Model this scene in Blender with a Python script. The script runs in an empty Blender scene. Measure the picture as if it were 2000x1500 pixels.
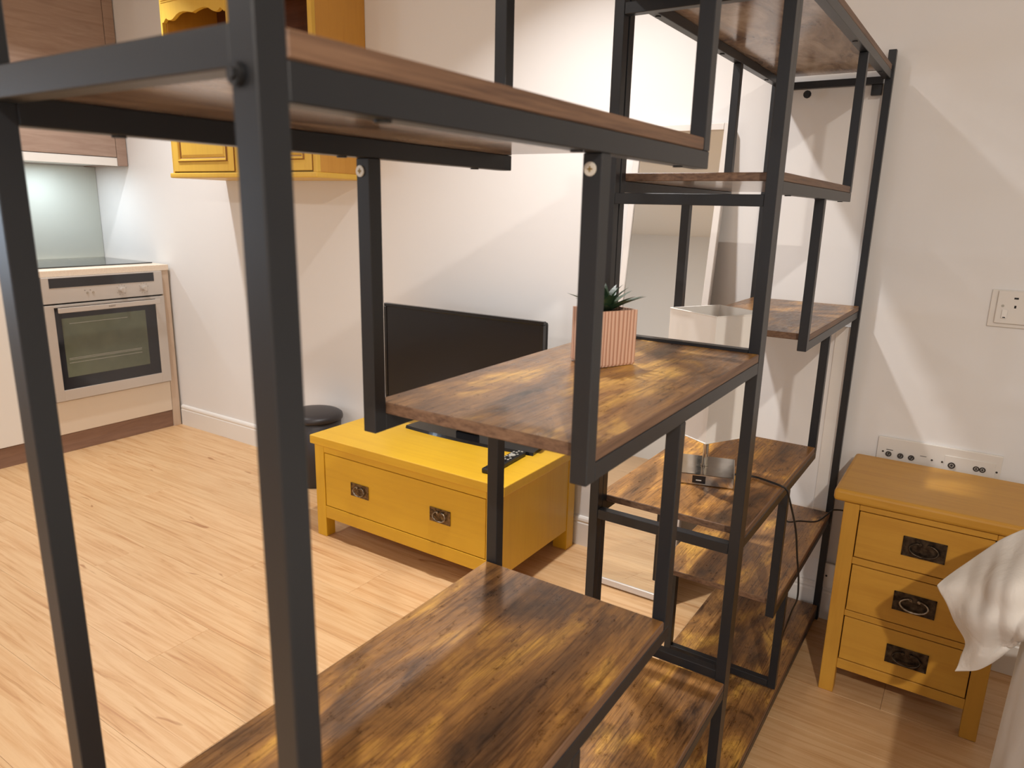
import bpy, bmesh, math, random
from mathutils import Vector, Matrix
random.seed(7)
PI = math.pi
scene = bpy.context.scene
COL = scene.collection

# ------------------------------------------------------------------ camera, world, lights, exposure
H = 1.2377
YAW, PITCH, ROLL, FPX = 0.5768, -0.2408, 0.0241, 1405.58
fwd = Vector((-math.sin(YAW)*math.cos(PITCH), math.cos(YAW)*math.cos(PITCH), math.sin(PITCH)))
rt = Vector((math.cos(YAW), math.sin(YAW), 0))
up = rt.cross(fwd)
r2 = rt*math.cos(ROLL) + up*math.sin(ROLL)
u2 = -rt*math.sin(ROLL) + up*math.cos(ROLL)
cam_d = bpy.data.cameras.new('camera')
cam = bpy.data.objects.new('camera', cam_d)
COL.objects.link(cam)
M3 = Matrix((r2, u2, -fwd)).transposed()
cam.matrix_world = Matrix.Translation((0, 0, H)) @ M3.to_4x4()
cam_d.sensor_width = 36
cam_d.lens = FPX/2000*36
cam_d.clip_start = 0.02
cam_d.dof.use_dof = True
cam_d.dof.focus_distance = 1.7
cam_d.dof.aperture_fstop = 8.5
scene.camera = cam

w = bpy.data.worlds.new('world')
scene.world = w
w.use_nodes = True
w.node_tree.nodes['Background'].inputs[0].default_value = (0.62, 0.75, 1.0, 1)
w.node_tree.nodes['Background'].inputs[1].default_value = 1.0

def area(name, loc, size, power, color, direction=(0, 0, -1), size_y=None, disk=False):
    d = bpy.data.lights.new(name, 'AREA')
    d.energy = power
    d.color = color
    d.size = size
    if size_y:
        d.shape = 'RECTANGLE'; d.size_y = size_y
    if disk: d.shape = 'DISK'
    o = bpy.data.objects.new(name, d)
    COL.objects.link(o)
    o.location = loc
    o.rotation_euler = Vector(direction).to_track_quat('-Z', 'Y').to_euler()
    return o
WARM = (1.0, 0.94, 0.88)
COOL = (0.95, 0.975, 1.0)
for x, y, p, colr in ((-3.33, 1.645, 19, COOL), (-1.09, 1.61, 27, (.98, .96, .95)), (-3.0, -0.9, 22, COOL), (-1.45, -1.1, 14, COOL), (.80, -1.0, 115, (1.0, .93, .84))):
    area('ceiling_downlight', (x, y, 2.385), 0.075, p, colr, disk=True).data.spread = 1.95 if y > 1 else PI
area('hood_lamp', (-4.12, 1.92, 1.398), 0.06, 4.2, (0.78, 0.91, 1.0), disk=True)
area('daylight_and_fill', (-4.30, -1.30, 1.16), 0.66, 22, (0.66, 0.82, 1.0), (1, 0, 0), 0.56)
area('daylight_and_fill', (0.1, -2.96, 1.45), 2.4, 12, (0.84, 0.92, 1.0), (0, 1, 0), 1.3)  # soft cool fill added behind the camera; its window is made up
vs = scene.view_settings
scene.display_settings.display_device = 'sRGB'
vs.view_transform = 'Standard'
vs.look = 'None'
vs.exposure = -0.84
vs.gamma = 1.0
vs.use_curve_mapping = False

# ------------------------------------------------------------------ materials
def srgb(r, g, b):
    f = lambda c: (c/255/12.92) if c/255 <= 0.04045 else ((c/255+0.055)/1.055)**2.4
    return (f(r), f(g), f(b), 1)
def mat(name, col, rough=0.5, metal=0.0, **kw):
    m = bpy.data.materials.new(name); m.use_nodes = True
    b = m.node_tree.nodes['Principled BSDF']
    b.inputs['Base Color'].default_value = col
    b.inputs['Roughness'].default_value = rough
    b.inputs['Metallic'].default_value = metal
    for k, v in kw.items(): b.inputs[k.replace('_', ' ')].default_value = v
    return m
def nodes(m): return m.node_tree, m.node_tree.nodes['Principled BSDF']
def ramp(nt, stops, interp='LINEAR'):
    n = nt.nodes.new('ShaderNodeValToRGB'); n.color_ramp.interpolation = interp
    els = n.color_ramp.elements
    while len(els) > 1: els.remove(els[0])
    els[0].position = stops[0][0]; els[0].color = stops[0][1]
    for p, c in stops[1:]:
        e = els.new(p); e.color = c
    return n
def coords(nt, scale, rand=True, rot=(0, 0, 0), kind='Object'):
    tc = nt.nodes.new('ShaderNodeTexCoord')
    mp = nt.nodes.new('ShaderNodeMapping')
    mp.inputs['Scale'].default_value = scale
    mp.inputs['Rotation'].default_value = rot
    nt.links.new(tc.outputs[kind], mp.inputs['Vector'])
    if rand:
        oi = nt.nodes.new('ShaderNodeObjectInfo')
        mu = nt.nodes.new('ShaderNodeMath'); mu.operation = 'MULTIPLY'; mu.inputs[1].default_value = 37.0
        nt.links.new(oi.outputs['Random'], mu.inputs[0])
        cb = nt.nodes.new('ShaderNodeCombineXYZ')
        for k in range(3): nt.links.new(mu.outputs[0], cb.inputs[k])
        nt.links.new(cb.outputs[0], mp.inputs['Location'])
    return mp
def noise(nt, vec, scale, detail=4, rough=0.55, dist=0.0):
    n = nt.nodes.new('ShaderNodeTexNoise')
    n.inputs['Scale'].default_value = scale; n.inputs['Detail'].default_value = detail
    n.inputs['Roughness'].default_value = rough; n.inputs['Distortion'].default_value = dist
    nt.links.new(vec.outputs[0], n.inputs['Vector'])
    return n
def mix(nt, a, b, fac, mode='MIX'):
    n = nt.nodes.new('ShaderNodeMix'); n.data_type = 'RGBA'; n.blend_type = mode
    n.clamp_factor = True
    for sock, v in ((n.inputs[6], a), (n.inputs[7], b), (n.inputs[0], fac)):
        if hasattr(v, 'links'): nt.links.new(v, sock)
        else: sock.default_value = v
    return n.outputs[2]
def bump(nt, b, h, strength, dist=0.002):
    n = nt.nodes.new('ShaderNodeBump'); n.inputs['Strength'].default_value = strength
    n.inputs['Distance'].default_value = dist
    nt.links.new(h, n.inputs['Height']); nt.links.new(n.outputs[0], b.inputs['Normal'])

def rustic(name, axis='y', k=1.0):
    m = mat(name, (0.2, 0.1, 0.04, 1), 0.33); nt, b = nodes(m)
    s1 = (5.5, 1.9, 5.5) if axis == 'y' else (1.1, 3.2, 3.2)
    s2 = (150, 6, 150) if axis == 'y' else (3.5, 55, 55)
    big = noise(nt, coords(nt, s1), 2.2, 5, 0.6, 0.6)
    base = ramp(nt, [(0.30, srgb(70, 52, 40)), (0.43, srgb(122, 88, 56)), (0.54, srgb(162, 118, 68)), (0.65, srgb(214, 166, 82)), (0.8, srgb(226, 180, 92))])
    nt.links.new(big.outputs[0], base.inputs[0])
    gr = noise(nt, coords(nt, s2), 1.6, 8, 0.7, 1.1)
    gramp = ramp(nt, [(0.36, (0.34, 0.27, 0.23, 1)), (0.53, (1, 1, 1, 1)), (0.75, (1.0, 0.95, 0.85, 1))])
    nt.links.new(gr.outputs[0], gramp.inputs[0])
    c1 = mix(nt, base.outputs[0], gramp.outputs[0], 0.8, 'MULTIPLY')
    sp = noise(nt, coords(nt, (30, 14, 30)), 3.0, 6, 0.75)
    sr = ramp(nt, [(0.34, (0.35, 0.3, 0.28, 1)), (0.46, (1, 1, 1, 1))])
    nt.links.new(sp.outputs[0], sr.inputs[0])
    c2 = mix(nt, c1, sr.outputs[0], 0.6, 'MULTIPLY')
    kn = noise(nt, coords(nt, (9, 3.5, 9)), 1.3, 5, 0.65, 1.2)
    kr = ramp(nt, [(0.31, (0.18, 0.16, 0.18, 1)), (0.43, (1, 1, 1, 1))])
    nt.links.new(kn.outputs[0], kr.inputs[0])
    fs = noise(nt, coords(nt, (260, 5, 260)), 1.2, 3, 0.5, 0.6)
    fr_ = ramp(nt, [(0.36, (0.42, 0.34, 0.3, 1)), (0.45, (1, 1, 1, 1))]); nt.links.new(fs.outputs[0], fr_.inputs[0])
    c2 = mix(nt, c2, fr_.outputs[0], 0.55, 'MULTIPLY')
    c3 = mix(nt, c2, kr.outputs[0], 0.8, 'MULTIPLY')
    oi = nt.nodes.new('ShaderNodeObjectInfo')
    c4 = mix(nt, c3, oi.outputs['Color'], 1.0, 'MULTIPLY')
    nt.links.new(c4, b.inputs['Base Color'])
    rr = ramp(nt, [(0.3, (0.24, 0.24, 0.24, 1)), (0.7, (0.42, 0.42, 0.42, 1))])
    nt.links.new(sp.outputs[0], rr.inputs[0]); nt.links.new(rr.outputs[0], b.inputs['Roughness'])
    bump(nt, b, gr.outputs[0], 0.15, 0.001)
    return m
WOOD = rustic('rustic_board')
EDGE = mat('board_edge_band', srgb(138, 102, 78), 0.5); nt, b = nodes(EDGE)
n = noise(nt, coords(nt, (60, 5, 160)), 1.4, 5, 0.6); r = ramp(nt, [(0.3, srgb(84, 60, 46)), (0.55, srgb(122, 92, 70)), (0.8, srgb(138, 108, 84))])
nt.links.new(n.outputs[0], r.inputs[0]); nt.links.new(r.outputs[0], b.inputs['Base Color'])
UNDERB = mat('board_underside', srgb(120, 92, 70), 0.16); nt, b = nodes(UNDERB)
n = noise(nt, coords(nt, (9, 3, 9)), 1.6, 6, 0.65, 0.8); r = ramp(nt, [(0.34, srgb(104, 84, 72)), (0.5, srgb(152, 130, 112)), (0.66, srgb(192, 174, 156))])  # paler grey blotches put reflected floor glare into the underside colour
nt.links.new(n.outputs[0], r.inputs[0]); nt.links.new(r.outputs[0], b.inputs['Base Color'])
BOARD = [WOOD, EDGE, UNDERB]
METAL = mat('black_powder_coat', (0.0135, 0.0150, 0.0180, 1), 0.36)
nt, b = nodes(METAL)
n = noise(nt, coords(nt, (1, 1, 1), False), 900, 2); bump(nt, b, n.outputs[0], 0.08, 0.0004)
BLACKPL = mat('black_plastic', (0.012, 0.012, 0.013, 1), 0.4)
SCREW = mat('plated_screw', (0.72, 0.68, 0.6, 1), 0.35, 0.4)
BRASS = mat('screw_recess', srgb(150, 125, 70), 0.4, 0.5)

def paint_wood(name, c0, c1, axis, rough=0.42):
    m = mat(name, c0, rough); nt, b = nodes(m)
    s = {'x': (2.2, 38, 38), 'y': (38, 2.2, 38), 'z': (38, 38, 2.2)}[axis]
    g = noise(nt, coords(nt, s), 1.0, 6, 0.65, 0.8)
    r = ramp(nt, [(0.25, c1), (0.55, c0), (1, c0)]); nt.links.new(g.outputs[0], r.inputs[0])
    l = noise(nt, coords(nt, (1.4, 1.4, 1.4)), 2.0, 3)
    lr = ramp(nt, [(0.35, (0.9, 0.87, 0.82, 1)), (0.65, (1, 1, 1, 1))]); nt.links.new(l.outputs[0], lr.inputs[0])
    nt.links.new(mix(nt, r.outputs[0], lr.outputs[0], 0.8, 'MULTIPLY'), b.inputs['Base Color'])
    bump(nt, b, g.outputs[0], 0.1, 0.0008)
    return m
YEL = paint_wood('mustard_paint', srgb(228, 180, 44), srgb(220, 170, 40), 'x')
YELV = paint_wood('mustard_paint_upright', srgb(228, 180, 44), srgb(221, 171, 40), 'z')
YELW = paint_wood('honey_paint', srgb(230, 188, 78), srgb(224, 180, 72), 'z')
NGT = paint_wood('ochre_stained_wood', srgb(208, 154, 58), srgb(195, 140, 50), 'x')
NGTV = paint_wood('ochre_stained_wood_upright', srgb(208, 154, 58), srgb(196, 141, 50), 'z')
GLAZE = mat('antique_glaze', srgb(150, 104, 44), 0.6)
GAPM = mat('dark_joint', srgb(70, 40, 14), 0.8)
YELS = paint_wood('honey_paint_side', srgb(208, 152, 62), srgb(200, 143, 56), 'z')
NICHE = mat('brown_unpainted_inside', srgb(110, 66, 42), 0.6)
nt, b = nodes(NICHE)
n = noise(nt, coords(nt, (3, 30, 30)), 1.5, 5); r = ramp(nt, [(0.3, srgb(88, 50, 32)), (0.7, srgb(116, 70, 46))])
nt.links.new(n.outputs[0], r.inputs[0]); nt.links.new(r.outputs[0], b.inputs['Base Color'])

WALL = mat('off_white_paint', srgb(233, 231, 229), 0.85)
nt, b = nodes(WALL)
n = noise(nt, coords(nt, (1, 1, 1), False), 260, 3); bump(nt, b, n.outputs[0], 0.05, 0.0006)
CEIL = mat('ceiling_white', srgb(236, 234, 230), 0.9)
nt, b = nodes(CEIL)
n = noise(nt, coords(nt, (1, 1, 1), False), 200, 3); bump(nt, b, n.outputs[0], 0.04, 0.0005)
GLOSSW = mat('white_gloss_trim', srgb(236, 232, 226), 0.35)
nt, b = nodes(GLOSSW)
n = noise(nt, coords(nt, (1, 1, 1), False), 60, 2); bump(nt, b, n.outputs[0], 0.03, 0.0005)

FLOOR = mat('oak_laminate', srgb(222, 178, 126), 0.38); nt, b = nodes(FLOOR)
g = noise(nt, coords(nt, (1.3, 26, 8)), 2.0, 7, 0.62, 0.9)
fr = ramp(nt, [(0.28, srgb(190, 140, 94)), (0.42, srgb(212, 168, 120)), (0.6, srgb(224, 186, 140)), (0.8, srgb(217, 174, 126))])
nt.links.new(g.outputs[0], fr.inputs[0])
oi = nt.nodes.new('ShaderNodeObjectInfo')
pr = ramp(nt, [(0.0, (0.93, 0.92, 0.90, 1)), (1.0, (1.0, 1.0, 1.0, 1))]); nt.links.new(oi.outputs['Random'], pr.inputs[0])
c = mix(nt, fr.outputs[0], pr.outputs[0], 1.0, 'MULTIPLY')
kn = noise(nt, coords(nt, (5, 16, 5)), 1.0, 2, 0.4, 1.2)
kr = ramp(nt, [(0.235, (0.6, 0.45, 0.34, 1)), (0.29, (1, 1, 1, 1))]); nt.links.new(kn.outputs[0], kr.inputs[0])
c = mix(nt, c, kr.outputs[0], 0.9, 'MULTIPLY')
st = noise(nt, coords(nt, (1.8, 60, 8)), 1.4, 3, 0.5, 0.4)
sr = ramp(nt, [(0.30, (0.74, 0.62, 0.5, 1)), (0.36, (1, 1, 1, 1))]); nt.links.new(st.outputs[0], sr.inputs[0])
c = mix(nt, c, sr.outputs[0], 0.7, 'MULTIPLY')
nt.links.new(c, b.inputs['Base Color']); bump(nt, b, g.outputs[0], 0.05, 0.0005)
UNDER = mat('floor_underlay', srgb(110, 82, 54), 0.9)
nt, b = nodes(UNDER); n = noise(nt, coords(nt, (1, 1, 1), False), 80, 2); bump(nt, b, n.outputs[0], 0.1)

def brushed(name, col, rough, axis='y'):
    m = mat(name, col, rough, 0.45); nt, b = nodes(m)
    s = {'y': (400, 4, 400), 'z': (400, 400, 4)}[axis]
    n = noise(nt, coords(nt, s, False), 1.0, 3)
    r = ramp(nt, [(0.3, (rough*0.8,)*3+(1,)), (0.7, (rough*1.2,)*3+(1,))])
    nt.links.new(n.outputs[0], r.inputs[0]); nt.links.new(r.outputs[0], b.inputs['Roughness'])
    bump(nt, b, n.outputs[0], 0.05, 0.0003)
    return m
STEEL = brushed('brushed_steel', srgb(206, 198, 190), 0.42)
CHROME = mat('polished_nickel', srgb(200, 194, 184), 0.12, 1.0)
nt, b = nodes(CHROME); n = noise(nt, coords(nt, (1, 1, 1), False), 30, 3)
r = ramp(nt, [(0.3, (0.08, 0.08, 0.08, 1)), (0.7, (0.2, 0.2, 0.2, 1))]); nt.links.new(n.outputs[0], r.inputs[0]); nt.links.new(r.outputs[0], b.inputs['Roughness'])
DGLASS = mat('dark_oven_glass', srgb(40, 40, 44), 0.08, 0.0, IOR=1.6)
nt, b = nodes(DGLASS); n = noise(nt, coords(nt, (1, 1, 1), False), 12, 2); bump(nt, b, n.outputs[0], 0.01, 0.001)
OVWIN = mat('oven_window_glass', srgb(96, 100, 82), 0.12, 0.0, IOR=1.6)
nt, b = nodes(OVWIN); n = noise(nt, coords(nt, (1, 1, 1), False), 5, 3)
r = ramp(nt, [(0.3, srgb(88, 92, 76)), (0.7, srgb(108, 112, 92))]); nt.links.new(n.outputs[0], r.inputs[0]); nt.links.new(r.outputs[0], b.inputs['Base Color'])
HOB = mat('hob_black_glass', srgb(26, 28, 30), 0.05, 0.0, IOR=1.7)
nt, b = nodes(HOB); n = noise(nt, coords(nt, (1, 1, 1), False), 8, 2); bump(nt, b, n.outputs[0], 0.01, 0.0005)
CREAM = mat('cream_gloss_front', srgb(222, 206, 186), 0.3)
nt, b = nodes(CREAM); n = noise(nt, coords(nt, (1, 1, 1), False), 3, 2); bump(nt, b, n.outputs[0], 0.01, 0.002)
WORKT = mat('pale_worktop', srgb(232, 214, 192), 0.4); nt, b = nodes(WORKT)
n = noise(nt, coords(nt, (2, 2, 2), False), 60, 4); r = ramp(nt, [(0.3, srgb(226, 206, 184)), (0.7, srgb(236, 220, 200))])
nt.links.new(n.outputs[0], r.inputs[0]); nt.links.new(r.outputs[0], b.inputs['Base Color'])
def laminate(name, a, c, rough=0.5, s=(30, 3, 30)):
    m = mat(name, a, rough); nt, b = nodes(m)
    n = noise(nt, coords(nt, s), 1.5, 6, 0.6, 1.0)
    r = ramp(nt, [(0.3, c), (0.65, a)]); nt.links.new(n.outputs[0], r.inputs[0]); nt.links.new(r.outputs[0], b.inputs['Base Color'])
    return m
DRIFT = laminate('driftwood_laminate', srgb(172, 148, 132), srgb(152, 126, 112), 0.45, (4, 2.2, 22))
PLINTHM = laminate('brown_plinth', srgb(142, 110, 92), srgb(124, 94, 78))
PALEPAN = laminate('pale_oak_panel', srgb(208, 186, 164), srgb(198, 174, 152), 0.5, (20, 20, 2))
SPLASH = mat('grey_back_painted_glass', srgb(196, 200, 192), 0.12, 0.0)
nt, b = nodes(SPLASH); n = noise(nt, coords(nt, (1, 1, 1), False), 4, 2); bump(nt, b, n.outputs[0], 0.01, 0.001)
BRONZE = mat('antique_bronze', srgb(110, 88, 60), 0.42, 0.8)
nt, b = nodes(BRONZE); n = noise(nt, coords(nt, (1, 1, 1)), 90, 4)
r = ramp(nt, [(0.35, srgb(66, 50, 34)), (0.65, srgb(136, 112, 78))]); nt.links.new(n.outputs[0], r.inputs[0]); nt.links.new(r.outputs[0], b.inputs['Base Color'])
PEWTER = mat('dark_pewter', srgb(72, 62, 52), 0.4, 0.85)
nt, b = nodes(PEWTER); n = noise(nt, coords(nt, (1, 1, 1)), 70, 4)
r = ramp(nt, [(0.35, srgb(44, 36, 30)), (0.65, srgb(92, 80, 66))]); nt.links.new(n.outputs[0], r.inputs[0]); nt.links.new(r.outputs[0], b.inputs['Base Color'])
RINGM = mat('worn_pewter_ring', srgb(150, 138, 122), 0.28, 0.95)
nt, b = nodes(RINGM); n = noise(nt, coords(nt, (1, 1, 1)), 90, 3)
r = ramp(nt, [(0.35, srgb(96, 84, 70)), (0.65, srgb(176, 166, 150))]); nt.links.new(n.outputs[0], r.inputs[0]); nt.links.new(r.outputs[0], b.inputs['Base Color'])
SCREEN = mat('tv_screen', (0.006, 0.006, 0.008, 1), 0.16)
nt, b = nodes(SCREEN); n = noise(nt, coords(nt, (1, 1, 1), False), 6, 1); bump(nt, b, n.outputs[0], 0.005, 0.001)
GLOSSB = mat('gloss_black', (0.008, 0.008, 0.009, 1), 0.08)
BTN = mat('grey_rubber_button', srgb(176, 172, 162), 0.6)
BINM = mat('charcoal_plastic', srgb(44, 40, 42), 0.42)
nt, b = nodes(BINM); n = noise(nt, coords(nt, (1, 1, 1), False), 300, 2); bump(nt, b, n.outputs[0], 0.06, 0.0004)
MIRROR = mat('mirror_glass', (0.86, 0.88, 0.86, 1), 0.0, 1.0)
SILVERF = mat('silver_white_frame', srgb(222, 216, 210), 0.35, 0.15)
nt, b = nodes(SILVERF); n = noise(nt, coords(nt, (1, 1, 1), False), 50, 2); bump(nt, b, n.outputs[0], 0.03, 0.0004)
SHADE = mat('white_fabric_shade', srgb(244, 240, 234), 0.9)
nt, b = nodes(SHADE); n = noise(nt, coords(nt, (1, 1, 1), False), 700, 2); bump(nt, b, n.outputs[0], 0.12, 0.0005)
POT = mat('wood_effect_ceramic', srgb(216, 164, 134), 0.6); nt, b = nodes(POT)
wv = nt.nodes.new('ShaderNodeTexWave'); wv.inputs['Scale'].default_value = 66; wv.inputs['Distortion'].default_value = 7.5
wv.inputs['Detail'].default_value = 3; wv.inputs['Detail Scale'].default_value = 0.22
mp = coords(nt, (1, 1, 0.16), False, (0, 0, PI/4)); nt.links.new(mp.outputs[0], wv.inputs['Vector'])
r = ramp(nt, [(0.0, srgb(176, 124, 100)), (0.3, srgb(214, 170, 146)), (1, srgb(226, 188, 164))])
nt.links.new(wv.outputs[0], r.inputs[0]); nt.links.new(r.outputs[0], b.inputs['Base Color']); bump(nt, b, wv.outputs[0], 0.5, 0.001)
LEAF = mat('succulent_leaf', srgb(44, 70, 48), 0.45); nt, b = nodes(LEAF)
n = noise(nt, coords(nt, (1, 1, 1)), 40, 3); r = ramp(nt, [(0.3, srgb(30, 54, 38)), (0.6, srgb(58, 84, 56)), (0.8, srgb(104, 112, 70))])
nt.links.new(n.outputs[0], r.inputs[0]); nt.links.new(r.outputs[0], b.inputs['Base Color'])
SOIL = mat('dark_soil', srgb(46, 36, 28), 0.95)
nt, b = nodes(SOIL); n = noise(nt, coords(nt, (1, 1, 1)), 300, 3); bump(nt, b, n.outputs[0], 0.6, 0.002)
PLATE = mat('white_plastic_plate', srgb(228, 223, 216), 0.4)
nt, b = nodes(PLATE); n = noise(nt, coords(nt, (1, 1, 1), False), 80, 2); bump(nt, b, n.outputs[0], 0.02, 0.0003)
HOLE = mat('dark_hole', (0.01, 0.008, 0.006, 1), 0.7)
MARK = mat('dark_print', srgb(60, 52, 46), 0.6)
CLOTH = mat('white_cotton', srgb(228, 222, 214), 0.95); nt, b = nodes(CLOTH)
n = noise(nt, coords(nt, (1, 1, 1), False), 9, 5, 0.6, 0.5); bump(nt, b, n.outputs[0], 0.5, 0.012)
CORD = mat('black_cord', (0.012, 0.011, 0.011, 1), 0.45)

# ------------------------------------------------------------------ helpers
def link(name, bm, m, parent=None, origin=None, smooth=False):
    me = bpy.data.meshes.new(name)
    if origin is None: origin = Vector((0, 0, 0))
    if parent is None or origin.length: bmesh.ops.translate(bm, verts=bm.verts, vec=-origin)
    bm.normal_update()
    bm.to_mesh(me); bm.free()
    for mm in (m if isinstance(m, (list, tuple)) else [m]): me.materials.append(mm)
    if smooth:
        for p in me.polygons: p.use_smooth = True
    o = bpy.data.objects.new(name, me)
    COL.objects.link(o)
    if parent: o.parent = parent
    else: o.location = origin
    return o
def box_bm(x0, x1, y0, y1, z0, z1, bev=0.0, seg=1):
    bm = bmesh.new()
    bmesh.ops.create_cube(bm, size=1)
    for v in bm.verts:
        v.co = Vector((x0+(v.co.x+.5)*(x1-x0), y0+(v.co.y+.5)*(y1-y0), z0+(v.co.z+.5)*(z1-z0)))
    if bev: bmesh.ops.bevel(bm, geom=list(bm.edges), offset=bev, segments=seg, profile=0.5, affect='EDGES')
    return bm
def join(*bms):
    out = bmesh.new()
    for b_ in bms:
        me = bpy.data.meshes.new('tmp'); b_.to_mesh(me); b_.free(); out.from_mesh(me); bpy.data.meshes.remove(me)
    return out
class Thing:
    """Empty at the base of a thing; parts are given in world coordinates."""
    def __init__(s, name, label, cat, loc, rot=None, group=None):
        o = bpy.data.objects.new(name, None); COL.objects.link(o); o.location = loc
        o.empty_display_size = 0.1
        if rot: o.rotation_euler = rot
        o['label'] = label; o['category'] = cat
        if group: o['group'] = group
        s.o = o; s.loc = Vector(loc)
    def part(s, name, bm, m, parent=None, label=None, smooth=False):
        o = link(name, bm, m, parent or s.o, s.loc if parent is None or True else None, smooth)
        if label: o['label'] = label
        return o
    def box(s, name, x0, x1, y0, y1, z0, z1, m, bev=0.001, parent=None, label=None, seg=1):
        return s.part(name, box_bm(x0, x1, y0, y1, z0, z1, bev, seg), m, parent, label)
def structure(name, bm, m, label=None, origin=(0, 0, 0)):
    o = link(name, bm, m, None, Vector(origin)); o['kind'] = 'structure'
    if label: o['label'] = label
    return o
def cyl_bm(c, r, h, axis='z', seg=24, r2=None, bev=0.0):
    bm = bmesh.new()
    bmesh.ops.create_cone(bm, cap_ends=True, segments=seg, radius1=r, radius2=r if r2 is None else r2, depth=h)
    if bev: bmesh.ops.bevel(bm, geom=[e for e in bm.edges if len(e.link_faces) == 2 and e.calc_face_angle(0) > 0.8], offset=bev, segments=2, affect='EDGES')
    R = {'z': Matrix(), 'x': Matrix.Rotation(PI/2, 4, 'Y'), 'y': Matrix.Rotation(PI/2, 4, 'X')}[axis]
    bmesh.ops.transform(bm, matrix=Matrix.Translation(c) @ R, verts=bm.verts)
    return bm
def lathe_bm(c, prof, seg=40):
    bm = bmesh.new(); rings = []
    for r, z in prof:
        rings.append([bm.verts.new((c[0]+r*math.cos(2*PI*i/seg), c[1]+r*math.sin(2*PI*i/seg), c[2]+z)) for i in range(seg)] if r > 1e-6 else [bm.verts.new((c[0], c[1], c[2]+z))])
    for a, b_ in zip(rings, rings[1:]):
        for i in range(seg):
            j = (i+1) % seg
            if len(a) == 1 and len(b_) == 1: continue
            if len(a) == 1: bm.faces.new((a[0], b_[j], b_[i]))
            elif len(b_) == 1: bm.faces.new((a[i], a[j], b_[0]))
            else: bm.faces.new((a[i], a[j], b_[j], b_[i]))
    bmesh.ops.recalc_face_normals(bm, faces=bm.faces)
    return bm
def tube_bm(pts, r, seg=10, closed=False, rs=None):
    bm = bmesh.new(); rings = []; P = [Vector(p) for p in pts]; n = len(P)
    nrm = None
    for i, p in enumerate(P):
        if closed: t = (P[(i+1) % n]-P[i-1]).normalized()
        else: t = (P[min(i+1, n-1)]-P[max(i-1, 0)]).normalized()
        if nrm is None: nrm = t.orthogonal().normalized()
        nrm = (nrm - t*nrm.dot(t)).normalized(); bn = t.cross(nrm)
        rr = rs[i] if rs else r
        rings.append([bm.verts.new(p+(nrm*math.cos(2*PI*k/seg)+bn*math.sin(2*PI*k/seg))*rr) for k in range(seg)])
    m_ = n if closed else n-1
    for i in range(m_):
        a, b_ = rings[i], rings[(i+1) % n]
        for k in range(seg):
            j = (k+1) % seg; bm.faces.new((a[k], a[j], b_[j], b_[k]))
    if not closed:
        bm.faces.new(rings[0][::-1]); bm.faces.new(rings[-1])
    bmesh.ops.recalc_face_normals(bm, faces=bm.faces)
    return bm
def smooth_path(pts, k=8):
    P = [Vector(p) for p in pts]; out = []
    for i in range(len(P)-1):
        p0, p1, p2, p3 = P[max(i-1, 0)], P[i], P[i+1], P[min(i+2, len(P)-1)]
        for j in range(k):
            t = j/k
            out.append(0.5*((2*p1)+(-p0+p2)*t+(2*p0-5*p1+4*p2-p3)*t*t+(-p0+3*p1-3*p2+p3)*t**3))
    out.append(P[-1]); return out

# ------------------------------------------------------------------ room shell
X0, X1, Y0, Y1, ZC = -4.345, 2.3, -3.0, 2.262, 2.4
T = 0.1
FZ = -0.010          # top of the underlay; planks are 10 mm thick, their top is z = 0
floor = structure('floor', box_bm(X0-T, X1+T, Y0-T, Y1+T, -0.08, FZ), UNDER, 'pale oak laminate floor laid in planks')
PW, PL = 0.192, 1.285
plank_meshes = {}
def plank(x0, x1, y0, y1):
    L_, W_ = x1-x0, y1-y0
    key = (round(L_, 3), round(W_, 3))
    if key not in plank_meshes:
        bm = box_bm(-L_/2, L_/2, -W_/2, W_/2, FZ, 0, 0)
        bmesh.ops.bevel(bm, geom=[e for e in bm.edges if min(v.co.z for v in e.verts) > -0.001], offset=0.0006, segments=1, affect='EDGES')
        me = bpy.data.meshes.new('plank'); bm.to_mesh(me); bm.free(); me.materials.append(FLOOR); plank_meshes[key] = me
    o = bpy.data.objects.new('plank', plank_meshes[key]); COL.objects.link(o)
    o.location = ((x0+x1)/2, (y0+y1)/2, 0); o.parent = floor
row = 0; y = Y1
offs = [0.0, 0.86, 0.43, 1.1, 0.22, 0.65]
while y > Y0+0.01:
    ya = max(y-PW, Y0)
    x = X0 - offs[row % 6]
    while x < X1-0.01:
        xa, xb = max(x, X0), min(x+PL, X1)
        if xb-xa > 0.02: plank(xa+0.0003, xb-0.0003, ya+0.0003, y-0.0003)
        x += PL
    y = ya; row += 1

structure('ceiling', box_bm(X0-T, X1+T, Y0-T, Y1+T, ZC, ZC+T), CEIL)
structure('wall_back', box_bm(X0-T, X1+T, Y1, Y1+T, 0, ZC), WALL)
structure('wall_front', join(box_bm(X0-T, -1.1, Y0-T, Y0, 0, ZC), box_bm(1.3, X1+T, Y0-T, Y0, 0, ZC),
                             box_bm(-1.1, 1.3, Y0-T, Y0, 0, .8), box_bm(-1.1, 1.3, Y0-T, Y0, 2.1, ZC)), WALL)
structure('fill_window', join(box_bm(-1.1, -1.05, Y0-.07, Y0-.02, .8, 2.1), box_bm(1.25, 1.3, Y0-.07, Y0-.02, .8, 2.1),  # unseen window frame, added to go with the soft fill light
                           box_bm(-1.05, 1.25, Y0-.07, Y0-.02, .8, .85), box_bm(-1.05, 1.25, Y0-.07, Y0-.02, 2.05, 2.1),
                           box_bm(.075, .125, Y0-.07, Y0-.02, .85, 2.05)), GLOSSW)
structure('wall_right', box_bm(X1, X1+T, Y0, Y1, 0, ZC), WALL)
WY0, WY1, WZ0, WZ1 = -1.65, -0.95, 0.86, 1.46
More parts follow.
